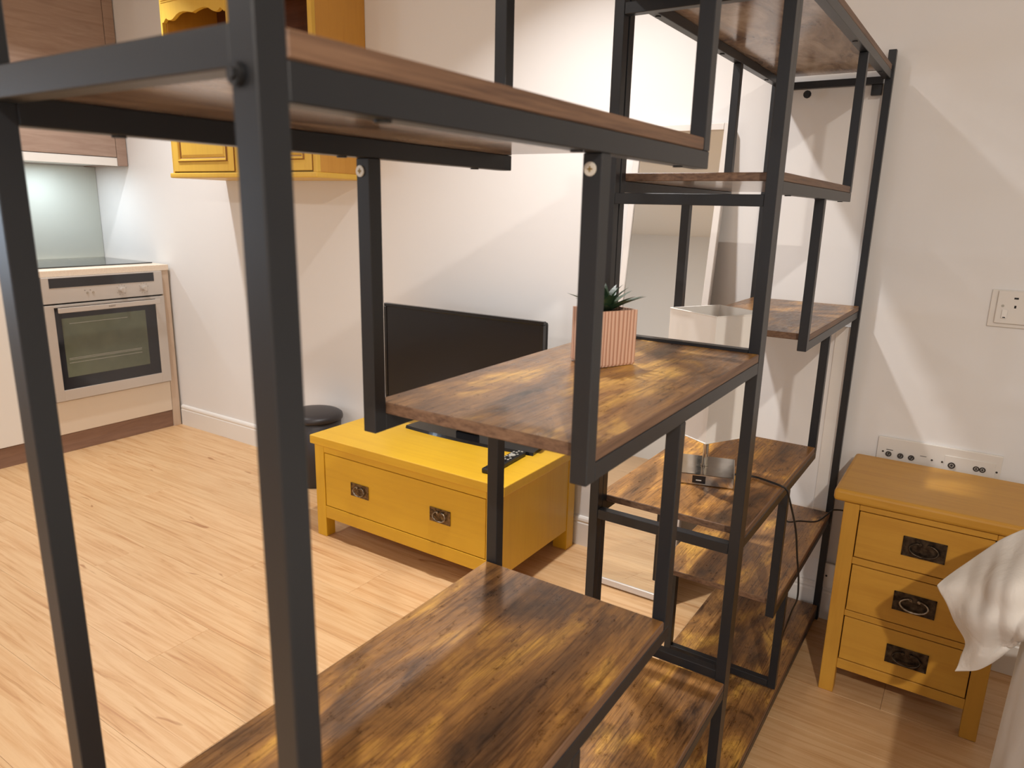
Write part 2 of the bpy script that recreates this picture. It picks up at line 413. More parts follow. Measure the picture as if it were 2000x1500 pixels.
structure('wall_left', join(box_bm(X0-T, X0, Y0, WY0, 0, ZC), box_bm(X0-T, X0, WY1, Y1, 0, ZC),
                            box_bm(X0-T, X0, WY0, WY1, 0, WZ0), box_bm(X0-T, X0, WY0, WY1, WZ1, ZC)), WALL)
win = structure('window_1', join(box_bm(X0-0.07, X0-0.02, WY0, WY0+.05, WZ0, WZ1), box_bm(X0-0.07, X0-0.02, WY1-.05, WY1, WZ0, WZ1),
                                 box_bm(X0-0.07, X0-0.02, WY0+.05, WY1-.05, WZ0, WZ0+.05), box_bm(X0-0.07, X0-0.02, WY0+.05, WY1-.05, WZ1-.05, WZ1),
                                 box_bm(X0-0.07, X0-0.02, -1.325, -1.275, WZ0+.05, WZ1-.05)), GLOSSW)
# moulded skirting: plain board with a stepped, rounded top
def skirting(name, x0, x1, yw, m):
    prof = [(0, 0), (0.0127, 0), (0.0127, 0.088), (0.0105, 0.092), (0.0105, 0.096), (0.0125, 0.100), (0.0110, 0.108), (0.0065, 0.114), (0, 0.1155)]
    bm = bmesh.new()
    a = [bm.verts.new((x0, yw-d, z)) for d, z in prof]; b_ = [bm.verts.new((x1, yw-d, z)) for d, z in prof]
    n = len(prof)
    for i in range(n-1): bm.faces.new((a[i], b_[i], b_[i+1], a[i+1]))
    bm.faces.new(a[::-1]); bm.faces.new(b_); bm.faces.new((a[n-1], b_[n-1], b_[0], a[0]))
    bmesh.ops.recalc_face_normals(bm, faces=bm.faces)
    return structure(name, bm, m)
skirting('baseboard_back', -3.683, X1-0.001, Y1, GLOSSW)

# ------------------------------------------------------------------ the two open shelving units
S = 0.757
XR, DD, P = -0.3915, 0.394, 0.025
hR, wB = 0.0266, 0.0186
def shelf_unit(label, b, y_far_off, ztop):
    """Calibrated units: x from -DD..0 (right outer face = 0), y measured from the joint with the other unit."""
    yj = 1.5969
    if b:
        loc = Vector(((XR-0.003)*S, yj*S, (-1.5-.0255+1.635)*S)); rot = (-0.0014, 0, -0.0084)
    else:
        loc = Vector((XR*S, yj*S, (-1.5+1.635)*S)); rot = (0.0038, 0, 0)
    R = Matrix.Rotation(rot[2], 3, 'Z') @ Matrix.Rotation(rot[0], 3, 'X')
    # put the empty on the floor, keep the pivot through an offset
    floor_off = -0.135 if not b else -0.1158 + 0.0
    t = Thing('open_bookshelf', label, 'bookshelf', loc + R @ Vector((0, 0, floor_off*1.0)), rot, 'black metal shelving units with rustic boards, end to end')
    o = t.o
    t.loc = Vector((0, 0, 0))
    zoff = -floor_off
    def U(x0, x1, y0, y1, z0, z1, bev=0.0008):
        return box_bm(x0*S, x1*S, (y0-yj)*S, (y1-yj)*S, (z0+1.5)*S+zoff, (z1+1.5)*S+zoff, bev)
    L0, L1, R0, R1 = -DD, -DD+P, -P, 0.0
    ya = 0.3132 if not b else 1.5969+P+0.0006
    yb = 1.5969 if not b else y_far_off
    zt = ztop
    z = dict(s7=.5355 if b else .5355, s6=.1119, s5=-.3001, s4=-.715, s3=-1.1284, s2=-1.5418)
    zf = -1.6093 if b else -1.6093-.0240
    for (x0, x1) in ((L0, L1), (R0, R1)):
        for (y0, top) in ((ya, zt), (yb, zt)):
            dx = (0.006 if x0 == R0 else -0.009) if (b and y0 == yb) else 0
            p = t.part('post', U(x0+dx, x1+dx, y0, y0+P, zf+.004, top), METAL)
            t.part('foot_pad', U(x0+dx+.002, x1+dx-.002, y0+.002, y0+P-.002, zf, zf+.0038, 0), BLACKPL, p)
    va, vc, vj, vn = ya+.818, ya+.4734, ya+.814, ya+.636
    if b: va, vc, vj, vn = 2.449, 2.0903, 2.4283, 2.2553
    e = 0.0004
    def rails(y0, y1, zw):
        for (x0, x1) in ((L0, L1), (R0, R1)):
            r = t.part('side_rail', U(x0+e, x1-e, y0, y1, zw-wB-hR, zw-wB-.0004), METAL)
            for k in (0.12, 0.5, 0.88):
                yy = y0+(y1-y0)*k; xm = (x0+x1)/2
                t.part('screw_head', cyl_bm((xm*S, (yy-yj)*S, (zw-wB-hR+1.5)*S+zoff-.0006), 0.0055, 0.0022, seg=12), BLACKPL, r)
    def board(y0, y1, zw, tint=(1.0, 1.0, 1.0)):
        bm = U(L0+.0008, R1-.0008, y0, y1, zw-wB, zw, 0.0012); bm.normal_update()
        for f in bm.faces: f.material_index = 0 if f.normal.z > .9 else (2 if f.normal.z < -.9 else 1)
        o = t.part('shelf_board', bm, BOARD); o.color = tint + (1,); return o
    def cross(y0, z0, z1, x0=L1, x1=R0):
        t.part('cross_rail', U(x0+.0003, x1-.0003, y0+e, y0+P-e, z0, z1), METAL)
    def pair(y0, z0, z1, screw=False):
        for (x0, x1) in ((L0, L1), (R0, R1)):
            p = t.part('upright', U(x0, x1, y0, y0+P, z0, z1), METAL)
            if screw:
                cx, cz = ((x0+x1)/2-(.004 if x0 == L0 else .002))*S, (z1-.018+1.5)*S+zoff
                s_ = t.part('joint_screw', cyl_bm((cx, (y0-yj)*S-.0007, cz), 0.0062, 0.0016, 'y', 20, bev=.0005), SCREW, p, 'pale round screw head')
                c1 = join(box_bm(cx-.0026, cx+.0026, (y0-yj)*S-.0019, (y0-yj)*S-.0012, cz-.0007, cz+.0007), box_bm(cx-.0007, cx+.0007, (y0-yj)*S-.0019, (y0-yj)*S-.0012, cz-.0026, cz+.0026))
                t.part('screw_slot', c1, BRASS, p)
    # top shelf
    rails(ya+P+e, yb-e, z['s7']); board(ya+P+.002, yb-.004-(0.009 if b else 0), z['s7'])
    # second: attached to the near frame, hung from the top
    rails(ya+P+e, va+P, z['s6']); board(ya+P+.0008, va-.0008, z['s6'])
    pair(va, z['s6']-wB+.0002, z['s7']-wB-hR-.0002)
    # third: attached to the far frame, hung from the second
    rails(vc+P+e, yb-e, z['s5']); board(vc+P+.0008, yb-.001, z['s5'])
    pair(vc, z['s5']-wB-hR, z['s6']-wB-hR-.0002, not b)
    # fourth
    rails(ya+P+e, vj+P, z['s4']); board(ya+P+.0008, vj-.0008, z['s4'], (1.0, .97, .88) if not b else (1.45, 1.38, 1.1))
    pair(vj, z['s4']-wB+.0002, z['s5']-wB-hR-.0002)
    # fifth
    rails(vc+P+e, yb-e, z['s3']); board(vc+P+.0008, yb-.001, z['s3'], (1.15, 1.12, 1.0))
    pair(vc, z['s3']-wB-hR, z['s4']-wB-hR-.0002)
    # bottom
    rails(ya+P+e, yb-e, z['s2']); board(ya+P+.001, yb-.001, z['s2'])
    pair(vn, z['s2']+.0182, z['s3']-wB-hR-.0002)
    cross(vn, z['s2']+.0182, z['s2']+.0182+.025)
    # cross rails of the end frames
    if not b:
        cross(ya, .0855, .1122)
        cross(ya, z['s7']-.025, z['s7'])
        cross(ya, z['s2']-wB-hR, z['s2']-wB-.0004)
        for z0, z1 in ((.4215, .4465), (.0135, .0385), (-.3185, -.2935), (-.788, -.762), (-1.128, -1.103), (z['s2']-wB-hR, z['s2']-wB-.0004)):
            cross(yb, z0, z1)
        # bolts with round washers at the corner joints of the near frame
        for x in (L0+P/2, R0+P/2-.0045):
            zc = (.0815+1.5)*S+zoff
            t.part('bolt', join(cyl_bm((x*S, (ya-yj)*S-.0016, zc), .0058, .0034, 'y', 20, bev=.0008),
                                cyl_bm((x*S, (ya-yj)*S-.0040, zc), .0030, .0020, 'y', 6)), BLACKPL)
    else:
        cross(ya, z['s7']-.025, z['s7']); cross(ya, z['s2']-wB-hR, z['s2']-wB-.0004)
        for z0, z1 in ((.4760, .5010), (z['s2']-wB-hR, z['s2']-wB-.0004)): cross(yb, z0, z1)
        # anti-tip bracket beside the post and knob on the rail
        t.part('wall_bracket', U(R0-.034, R0-.0005, yb+.004, yb+P-.001, .4400, .4755), BLACKPL)
        kx, ky, kz = -0.262*1.0, yb-.004, .4530
        t.part('fixing_knob', join(cyl_bm((-.205, (yb-yj)*S-.004, (.455+1.5)*S+zoff), .0105, .010, 'y', 10, bev=.002),
                                   cyl_bm((-.205, (yb-yj)*S-.0095, (.455+1.5)*S+zoff), .004, .003, 'y', 6)), BLACKPL)
    return t
shelf_unit('nearer black metal shelving unit with staggered rustic brown boards, potted succulent on one', False, 0, .5856)
shelf_unit('farther black metal shelving unit with rustic brown boards and a white lamp, touching back wall', True, 2.9462, .5856)

# ------------------------------------------------------------------ kitchen
XF = -3.690
t = Thing('kitchen_base_unit', 'kitchen base unit with cream drawer front and brown plinth, built around the oven', 'cabinet', (-4.0, 1.90, 0))
t.box('end_panel', X0+.002, XF, 2.2055, 2.2485, 0.0, .866, PALEPAN)
t.box('carcass', X0+.002, XF-.0225, 1.6085, 2.2045, .10, .262, PALEPAN)
t.box('drawer_front', XF-.019, XF, 1.6095, 2.2035, .095, .2605, CREAM, .0015, label='cream drawer front below the oven')
t.box('plinth', XF-.030, XF-.008, 1.6065, 2.2050, 0, .0915, PLINTHM)
t = Thing('kitchen_cupboard', 'white kitchen cupboard with brown plinth left of the oven, mostly behind the black post', 'cabinet', (-4.0, 1.25, 0))
t.box('carcass', X0+.002, XF-.022, .905, 1.6055, .10, .8655, PALEPAN)
t.box('door', XF-.019, XF, .908, 1.6060, .098, .8640, GLOSSW, .0015)
t.box('plinth', XF-.030, XF-.008, .905, 1.6058, 0, .0935, PLINTHM)
t = Thing('worktop', 'pale kitchen worktop running over the oven and cupboard into the corner', 'worktop', (-4.0, 1.6, .867))
t.box('slab', X0+.001, XF+.006, .88, 2.2495, .8665, .8965, WORKT, .0015)
# hob
t = Thing('hob', 'flat black glass hob set on the pale worktop', 'hob', (-4.05, 1.94, .8967))
h_ = t.box('glass', -4.305, -3.803, 1.625, 2.232, .8968, .9025, HOB, .001)
for cx, cy, r_ in ((-4.18, 1.80, .085), (-4.18, 2.06, .07), (-3.93, 1.80, .07), (-3.93, 2.06, .095)):
    bm = join(tube_bm([(cx+r_*math.cos(a*PI/16), cy+r_*math.sin(a*PI/16), .90215) for a in range(32)], .0006, 6, True))
    t.part('cooking_zone', bm, BTN)
# oven
t = Thing('oven', 'built-in stainless steel oven with dark glass door under the hob', 'oven', (-3.95, 1.906, .264))
yo0, yo1 = 1.6090, 2.2030
t.box('body', -4.25, XF-.002, yo0+.004, yo1-.004, .2640, .8650, BLACKPL)
f_ = t.box('control_panel', XF-.0015, XF+.016, yo0, yo1, .7420, .8655, STEEL, .0015, label='brushed steel control panel')
t.box('display_strip', XF+.0162, XF+.0175, 1.640, 2.156, .8150, .8605, DGLASS, .0004, f_, 'dark glass display strip')
for yy in (1.980, 2.096):
    k_ = t.part('knob', join(cyl_bm((XF+.0185, yy, .783), .0175, .005, 'x', 28, bev=.001), cyl_bm((XF+.030, yy, .783), .0135, .020, 'x', 28, bev=.002),
                             box_bm(XF+.036, XF+.0445, yy-.0035, yy+.0035, .7705, .7955, .001)), STEEL, f_, smooth=False)
for yy in (1.812, 1.839):
    t.part('button', cyl_bm((XF+.0175, yy, .782), .0055, .004, 'x', 18, bev=.0008), CHROME, f_)
# printed symbols around the knobs and buttons
marks = []
for yy in (1.980, 2.096):
    for a in range(0, 10):
        an = math.radians(-60+a*33); marks.append(box_bm(XF+.0161, XF+.0164, yy+.025*math.sin(an)-.0011, yy+.025*math.sin(an)+.0011, .783+.025*math.cos(an)-.0014, .783+.025*math.cos(an)+.0014))
for yy in (1.800, 1.826):
    marks.append(box_bm(XF+.0161, XF+.0164, yy-.003, yy+.003, .7935, .7960))
t.part('printed_symbols', join(*marks), MARK, f_)
d_ = t.part('door', join(box_bm(XF-.0015, XF+.018, yo0, 1.6490, .2660, .7340, .001), box_bm(XF-.0015, XF+.018, 2.1520, yo1, .2660, .7340, .001),
                         box_bm(XF-.0015, XF+.018, 1.6491, 2.1519, .2660, .3190, .001), box_bm(XF-.0015, XF+.018, 1.6491, 2.1519, .7220, .7340, .001)), STEEL, None, 'brushed steel door frame')
t.box('door_glass', XF, XF+.0155, 1.6492, 2.1518, .3192, .7218, DGLASS, .0005, d_, 'dark door glass')
t.box('window', XF+.0156, XF+.0162, 1.6765, 2.0925, .3790, .6680, OVWIN, .0002, d_, 'greenish oven window')
rk = []
for zz in (.640, .4705, .4640, .4480):
    rk.append(box_bm(XF+.0163, XF+.0167, 1.690+(.02 if zz > .6 else 0), 2.055-(.06 if zz > .6 else 0), zz, zz+.0017))
t.part('oven_rack', join(*rk), BTN, d_, 'wire rack runners seen through the glass')
t.part('handle', join(box_bm(XF+.043, XF+.053, 1.6530, 2.1600, .6990, .7230, .002, 2), box_bm(XF+.0182, XF+.0425, 1.667, 1.681, .704, .719), box_bm(XF+.0182, XF+.0425, 2.132, 2.146, .704, .719)), STEEL, d_, 'flat steel bar handle')
fc = bpy.data.curves.new('maker_lettering', 'FONT'); fc.body = 'NEFF'; fc.size = .0125; fc.extrude = .0002; fc.align_x = 'CENTER'; fc.align_y = 'CENTER'; fc.space_character = 1.25
fc.materials.append(MARK)
tmp = bpy.data.objects.new('tmp_text', fc); COL.objects.link(tmp)
bpy.context.view_layer.update()
me = bpy.data.meshes.new_from_object(tmp.evaluated_get(bpy.context.evaluated_depsgraph_get()))
bpy.data.objects.remove(tmp); me.name = 'maker_lettering'
me.transform(Matrix.Translation(Vector((XF+.0533, 1.905, .711)) - t.loc) @ Matrix.Rotation(PI/2, 4, 'Z') @ Matrix.Rotation(PI/2, 4, 'X'))
fo = bpy.data.objects.new('maker_lettering', me); COL.objects.link(fo); fo.parent = d_
# splashback
o = link('splashback', box_bm(X0+.0005, X0+.0065, .9, 2.2600, .9000, 1.4025, .0005), SPLASH, None, Vector((X0, 1.6, .9)))
o['label'] = 'pale grey glass splashback behind the hob'; o['category'] = 'splashback'
# hood cabinet
XU = -3.990
t = Thing('extractor_cabinet', 'driftwood-grey wall cupboard with extractor hood above the hob', 'cabinet', (-4.15, 1.9, 1.404))
t.box('carcass', X0+.001, XU-.021, 1.604, 2.2000, 1.452, ZC-.002, DRIFT)
t.box('door', XU-.019, XU, 1.606, 2.1995, 1.4480, ZC-.004, DRIFT, .0008)
t.box('end_panel', X0+.001, XU, 2.2025, 2.2560, 1.4040, ZC-.002, DRIFT, .0008)
t.box('hood_front', XU-.020, XU-.001, 1.606, 2.2010, 1.4030, 1.4440, GLOSSW, .001, label='white hood front strip')
t.box('hood_base', X0+.008, XU-.0205, 1.606, 2.2010, 1.4090, 1.4510, GLOSSW, .001)
t = Thing('wall_cupboard', 'driftwood-grey wall cupboard in the top left corner, behind the black post', 'cabinet', (-4.15, 1.25, 1.45))
t.box('carcass', X0+.001, XU-.021, 1.00, 1.6025, 1.452, ZC-.002, DRIFT)
t.box('door', XU-.019, XU, 1.003, 1.6015, 1.4480, ZC-.004, DRIFT, .0008)

# ------------------------------------------------------------------ mustard wall cabinet
yf = 1.985; xl, xr = -3.146, -2.205; zb, ztp = 1.352, 2.22; yb_ = Y1-.001
t = Thing('wall_cabinet', 'mustard yellow wall cabinet with panelled doors and scalloped open niches, hung on the back wall', 'cabinet', ((xl+xr)/2, 2.12, zb-.022))
t.box('side_panel', xl, xl+.018, yf+.020, yb_, zb, ztp, YELS)
t.box('side_panel', xr-.018, xr, yf+.020, yb_, zb, ztp, YELS)
t.box('base_board', xl+.0183, xr-.0183, yf+.020, yb_, zb, zb+.018, YELW)
t.box('middle_shelf', xl+.0183, xr-.0183, yf+.020, yb_-.008, 1.752, 1.770, YELW)
t.box('top_board', xl+.0183, xr-.0183, yf+.020, yb_, ztp-.018, ztp, YELW)
t.box('back_panel', xl+.0183, xr-.0183, yb_-.0075, yb_, zb+.0185, ztp-.0185, NICHE, label='brown inside of the open niches')
t.box('cornice', xl-.02, xr+.02, yf-.02, yb_, ztp+.0003, ztp+.035, YELW, .006, seg=2)
t.box('base_moulding', xl-.010, xr+.010, yf-.010, yb_, zb-.022, zb-.0003, YELW, .005, seg=2)
xc = -2.6815
# face frame
t.box('stile', xl, xl+.0115, yf+.0005, yf+.0195, zb, ztp, YELW)
t.box('stile', xr-.0215, xr, yf+.0005, yf+.0195, zb, ztp, YELW)
t.box('stile', xc-.0185, xc+.0185, yf+.0005, yf+.0195, zb, ztp, YELW)
for a, c in ((xl+.0118, xc-.0188), (xc+.0188, xr-.0218)):
    t.box('frame_rail', a, c, yf+.0005, yf+.0195, 1.742, 1.775, YELW)
def door(a, c, z0, z1):
    m_ = .040
    d = t.part('door', join(box_bm(a, a+m_, yf-.004, yf+.012, z0, z1, .0012), box_bm(c-m_, c, yf-.004, yf+.012, z0, z1, .0012),
                            box_bm(a+m_, c-m_, yf-.004, yf+.012, z0, z0+m_, .0012), box_bm(a+m_, c-m_, yf-.004, yf+.012, z1-m_, z1, .0012)), YELW)
    # moulding with a mitred, stepped section and a raised field
    a2, c2, p0, p1 = a+m_, c-m_, z0+m_, z1-m_
    bm = bmesh.new(); rings = []
    for ins, dep in ((0, -.0035), (.004, -.0095), (.010, -.0085), (.013, -.002), (.018, 0.002), (.030, -.0035), (.034, -.0035)):
        rings.append([bm.verts.new((x_, yf+dep, z_)) for x_, z_ in ((a2+ins, p0+ins), (c2-ins, p0+ins), (c2-ins, p1-ins), (a2+ins, p1-ins))])
    for r1, r3 in zip(rings, rings[1:]):
        for i in range(4): bm.faces.new((r1[i], r1[(i+1) % 4], r3[(i+1) % 4], r3[i]))
    bm.faces.new(rings[-1])
    back = [bm.verts.new((x_, yf+.010, z_)) for x_, z_ in ((a2, p0), (c2, p0), (c2, p1), (a2, p1))]
    for i in range(4): bm.faces.new((back[i], back[(i+1) % 4], rings[0][(i+1) % 4], rings[0][i]))
    bm.faces.new(back[::-1]); bmesh.ops.recalc_face_normals(bm, faces=bm.faces)
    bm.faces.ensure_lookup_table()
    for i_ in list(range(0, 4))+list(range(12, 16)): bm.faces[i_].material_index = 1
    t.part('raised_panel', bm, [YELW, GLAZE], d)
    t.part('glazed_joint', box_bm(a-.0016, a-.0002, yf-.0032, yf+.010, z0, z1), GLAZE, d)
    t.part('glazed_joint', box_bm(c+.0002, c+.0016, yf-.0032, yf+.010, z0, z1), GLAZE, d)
    return d
dl = door(xl+.0135, xc-.0205, zb+.006, 1.738)
dr = door(xc+.0205, xr-.0235, zb+.006, 1.738)
for d, xk in ((dl, xc-.0205-.02), (dr, xc+.0205+.02)):
    t.part('knob', lathe_bm((0, 0, 0), [(0, 0), (.006, 0), (.005, .008), (.011, .014), (.012, .020), (.008, .025), (0, .026)], 20), YELW, d)
    kk = bpy.context.scene.collection.objects[-1] if False else None
for o_ in [c_ for c_ in dl.children if c_.name.startswith('knob')] + [c_ for c_ in dr.children if c_.name.startswith('knob')]:
    me = o_.data; xk = (xc-.0405) if o_.parent == dl else (xc+.0405)
    for v in me.vertices:
        q = v.co + t.loc
        v.co = Vector((xk+q.x, yf-.0045-q.z, 1.56+q.y)) - t.loc
# scalloped aprons
prof = [(-3.1343, 1.974), (-3.125, 1.973), (-3.116, 1.981), (-3.104, 1.989), (-3.093, 1.982), (-3.079, 1.978), (-3.062, 1.979), (-3.045, 1.986), (-3.028, 1.995), (-3.005, 2.0015), (-2.976, 2.002), (-2.941, 1.997), (-2.917, 1.991)]
half = [(x+2.917, z) for x, z in prof]
def apron(xa, xb):
    mid = (xa+xb)/2; sc = (xb-xa)/2/.2173
    pts = [(mid+x*sc, z) for x, z in half]
    pts += [(2*mid-x, z) for x, z in reversed(pts[:-1])]
    bm = bmesh.new()
    for yy in (yf, yf+.016): pass
    fa = [bm.verts.new((x, yf+.0005, z)) for x, z in pts]; ft = [bm.verts.new((x, yf+.0005, ztp-.001)) for x, z in pts]
    ba = [bm.verts.new((x, yf+.0165, z)) for x, z in pts]; bt = [bm.verts.new((x, yf+.0165, ztp-.001)) for x, z in pts]
    for i in range(len(pts)-1):
        bm.faces.new((fa[i], fa[i+1], ft[i+1], ft[i])); bm.faces.new((ba[i+1], ba[i], bt[i], bt[i+1]))
        bm.faces.new((fa[i+1], fa[i], ba[i], ba[i+1])); bm.faces.new((ft[i], ft[i+1], bt[i+1], bt[i]))
    bm.faces.new((fa[0], ft[0], bt[0], ba[0])); bm.faces.new((fa[-1], ba[-1], bt[-1], ft[-1]))
    bmesh.ops.recalc_face_normals(bm, faces=bm.faces)
    t.part('scalloped_apron', bm, YELW)
apron(xl+.0118, xc-.0188); apron(xc+.0188, xr-.0218)
for a, c in ((xl+.0118, xc-.0188), (xc+.0188, xr-.0218)):
    t.part('bead_moulding', join(box_bm(a, c, yf-.003, yf+.0002, 2.058, 2.063, .001), box_bm(a, c, yf-.002, yf+.0002, 2.050, 2.053, .0008)), YELW)

# ------------------------------------------------------------------ furniture handles
def bail_handle(t, parent, cx, y, cz, w_, h_, plate_m, ring_m, y_out=.0, wide=1.0):
    """recessed plate with a rim, two posts and a swinging omega-shaped bail"""
    p = t.part('handle_plate', join(box_bm(cx-w_/2, cx+w_/2, y-.0022, y, cz-h_/2, cz+h_/2, .0008),
                                    box_bm(cx-w_/2, cx+w_/2, y-.0034, y-.0022, cz+h_/2-.003, cz+h_/2, .0004), box_bm(cx-w_/2, cx+w_/2, y-.0034, y-.0022, cz-h_/2, cz-h_/2+.003, .0004),
                                    box_bm(cx-w_/2, cx-w_/2+.003, y-.0034, y-.0022, cz-h_/2, cz+h_/2, .0004), box_bm(cx+w_/2-.003, cx+w_/2, y-.0034, y-.0022, cz-h_/2, cz+h_/2, .0004)), plate_m, parent)
    bw, bh = w_*.30*wide, h_*.33
    zc = cz-h_*.02
    pts = []
    for k in range(25):
        a = math.radians(118+k*(304/24))
        pts.append((cx+bw*math.cos(a), y-.0085-.002*math.sin(a+PI), zc+bh*math.sin(a)))
    pts = [(cx-bw*.16, y-.008, zc+bh*.62)] + pts + [(cx+bw*.16, y-.008, zc+bh*.62)]
    rs = [.0016+.0012*math.sin(PI*i/(len(pts)-1)) for i in range(len(pts))]
    t.part('bail', tube_bm(pts, .002, 8, rs=rs), ring_m, parent, smooth=True)
    t.part('bail_post', join(cyl_bm((cx-bw*.30, y-.0055, zc+bh*.80), .0040, .007, 'y', 12, bev=.001), cyl_bm((cx+bw*.30, y-.0055, zc+bh*.80), .0040, .007, 'y', 12, bev=.001)), ring_m, parent)

# ------------------------------------------------------------------ tv stand
t = Thing('tv_stand', 'low mustard yellow television stand with one wide drawer, against the back wall', 'cabinet', (-1.584, 1.985, 0))
a, c, f0, bk = -2.006, -1.161, 1.740, 2.231
t.box('top_board', a-.016, c+.015, f0-.008, bk+.008, .3655, .3985, YEL, .003, seg=2)
lw = .045
for (x0, x1) in ((a, a+.047), (c-.058, c)):
    for (y0, y1) in ((f0, f0+.045), (bk-.050, bk)):
        t.box('leg', x0, x1, y0, y1, 0, .3650, YELV, .0015)
t.box('side_panel', a+.004, a+.020, f0+.0455, bk-.0505, .078, .3650, YELV)
t.box('side_panel', c-.020, c-.003, f0+.0455, bk-.0505, .078, .3650, YELV)
t.box('back_panel', a+.0475, c-.0585, bk-.014, bk-.004, .078, .3650, YELV)
t.box('apron', a+.0475, c-.0585, f0+.001, f0+.022, .0785, .1265, YEL)
t.box('top_rail', a+.0475, c-.0585, f0+.001, f0+.022, .3390, .3650, YEL)
t.box('bottom_board', a+.021, c-.021, f0+.024, bk-.052, .079, .092, YEL)
dw = t.box('drawer', a+.0505, c-.0610, f0+.002, f0+.020, .1295, .3360, YEL, .001)
t.box('drawer_box', a+.060, c-.070, f0+.0205, bk-.06, .135, .325, GAPM, parent=dw)
bail_handle(t, dw, -1.7775, f0+.002, .2290, .087, .050, BRONZE, RINGM)
bail_handle(t, dw, -1.4065, f0+.002, .2310, .087, .050, BRONZE, RINGM)

# ------------------------------------------------------------------ television
t = Thing('television', 'black flat-screen television on the mustard stand', 'television', (-1.545, 2.07, .3988))
tx0, tx1, tz0, tz1, ty = -1.935, -1.2145, .478, .868, 2.050
fr_ = t.part('bezel', join(box_bm(tx0, tx1, ty, ty+.020, tz1-.013, tz1, .002), box_bm(tx0, tx1, ty, ty+.020, tz0, tz0+.022, .002),
                           box_bm(tx0, tx0+.013, ty, ty+.020, tz0+.0221, tz1-.0131, .001), box_bm(tx1-.013, tx1, ty, ty+.020, tz0+.0221, tz1-.0131, .001)), GLOSSB)
t.box('screen', tx0+.0131, tx1-.0131, ty+.003, ty+.015, tz0+.0222, tz1-.0132, SCREEN, 0)
t.box('back_cover', tx0+.004, tx1-.004, ty+.0205, ty+.050, tz0+.004, tz1-.004, BLACKPL, .012, seg=2)
t.box('neck', -1.60, -1.50, ty+.022, ty+.044, .4122, .4817, GLOSSB, .004)
bm = bmesh.new(); bot = []; top_ = []
N = 28
for k in range(N+1):
    u = k/N; x = -1.793+u*.566
    yy = 1.990+.018*(2*u-1)**2+.022*u
    bot.append((x, yy)); 
outline = bot + [(-1.240, 2.125), (-1.780, 2.125)]
vb = [bm.verts.new((x, y, .3988)) for x, y in outline]; vt = [bm.verts.new((x, y+(.004 if i <= N else 0), .4120 if i > N else .4095)) for i, (x, y) in enumerate(outline)]
n = len(outline)
for i in range(n): bm.faces.new((vb[i], vb[(i+1) % n], vt[(i+1) % n], vt[i]))
bm.faces.new(vt); bm.faces.new(vb[::-1]); bmesh.ops.recalc_face_normals(bm, faces=bm.faces)
t.part('base', bm, GLOSSB)

# remote control
t = Thing('remote_control', 'black remote control with grey buttons on the yellow stand beside the television', 'remote control', (-1.262, 1.905, .3988), (0, 0, math.radians(3)))
base = t.loc.copy(); t.loc = Vector((0, 0, 0))
rb = t.part('body', box_bm(-.021, .021, -.112, .112, 0, .017, .005, 3), BLACKPL)
bts = []
for r_i in range(11):
    for c_i in range(3):
        if r_i in (3,): continue
        x, y = (c_i-1)*.0118, .098-r_i*.0158
        m_ = BTN if (r_i+c_i) % 3 else GLOSSB
        t.part('button', box_bm(x-.0038, x+.0038, y-.0036, y+.0036, .0168, .0188, .001), m_, rb)
t.part('navigation_pad', cyl_bm((0, .0506, .0178), .0125, .002, 'z', 24, bev=.0006), BTN, rb)

# ------------------------------------------------------------------ bin
o = Thing('pedal_bin', 'round charcoal plastic bin with domed lid beside the television stand', 'bin', (-2.425, 2.115, 0))
cb = (-2.425, 2.112, 0)
o.part('body', lathe_bm(cb, [(0, 0), (.098, 0), (.101, .004), (.116, .296), (.112, .298), (.108, .29), (.0, .288)]), BINM, smooth=True)
o.part('lid', lathe_bm(cb, [(0, .3000), (.116, .2990), (.1235, .302), (.1245, .312), (.122, .322), (.108, .331), (.08, .337), (.045, .340), (0, .341)]), BINM, smooth=True)
o.part('pedal', box_bm(-2.445, -2.405, 1.983, 2.013, .012, .020, .003, 2), BLACKPL)

# ------------------------------------------------------------------ mirror
t = Thing('leaning_mirror', 'tall narrow mirror with silver-white frame leaning on the back wall', 'mirror', (-.850, 2.030, 0))
ang = math.atan2(2.229-2.028, 1.49)
Rm = Matrix.Translation((-.850, 2.028, 0)) @ Matrix.Rotation(-ang, 4, 'X')
LN = 1.510; hw = .1515; fw = .0215; fd = .020
def mbox(x0, x1, y0, y1, z0, z1, bev=0):
    bm = box_bm(x0, x1, y0, y1, z0, z1, bev); bmesh.ops.transform(bm, matrix=Rm, verts=bm.verts); return bm
t.part('frame_side', mbox(-hw, -hw+fw, 0, fd, .0051, LN, .002), SILVERF)
t.part('frame_side', mbox(hw-fw, hw, 0, fd, .0051, LN, .002), SILVERF)
t.part('frame_rail', mbox(-hw+fw, hw-fw, 0, fd, .0051, .0051+fw, .002), SILVERF)
t.part('frame_rail', mbox(-hw+fw, hw-fw, 0, fd, LN-fw, LN, .002), SILVERF)
t.part('glass', mbox(-hw+fw+.0002, hw-fw-.0002, .005, .008, .0055+fw, LN-fw-.0002), MIRROR)
t.part('backing', mbox(-hw+fw+.0002, hw-fw-.0002, .0085, .0185, .0055+fw, LN-fw-.0002), BLACKPL)

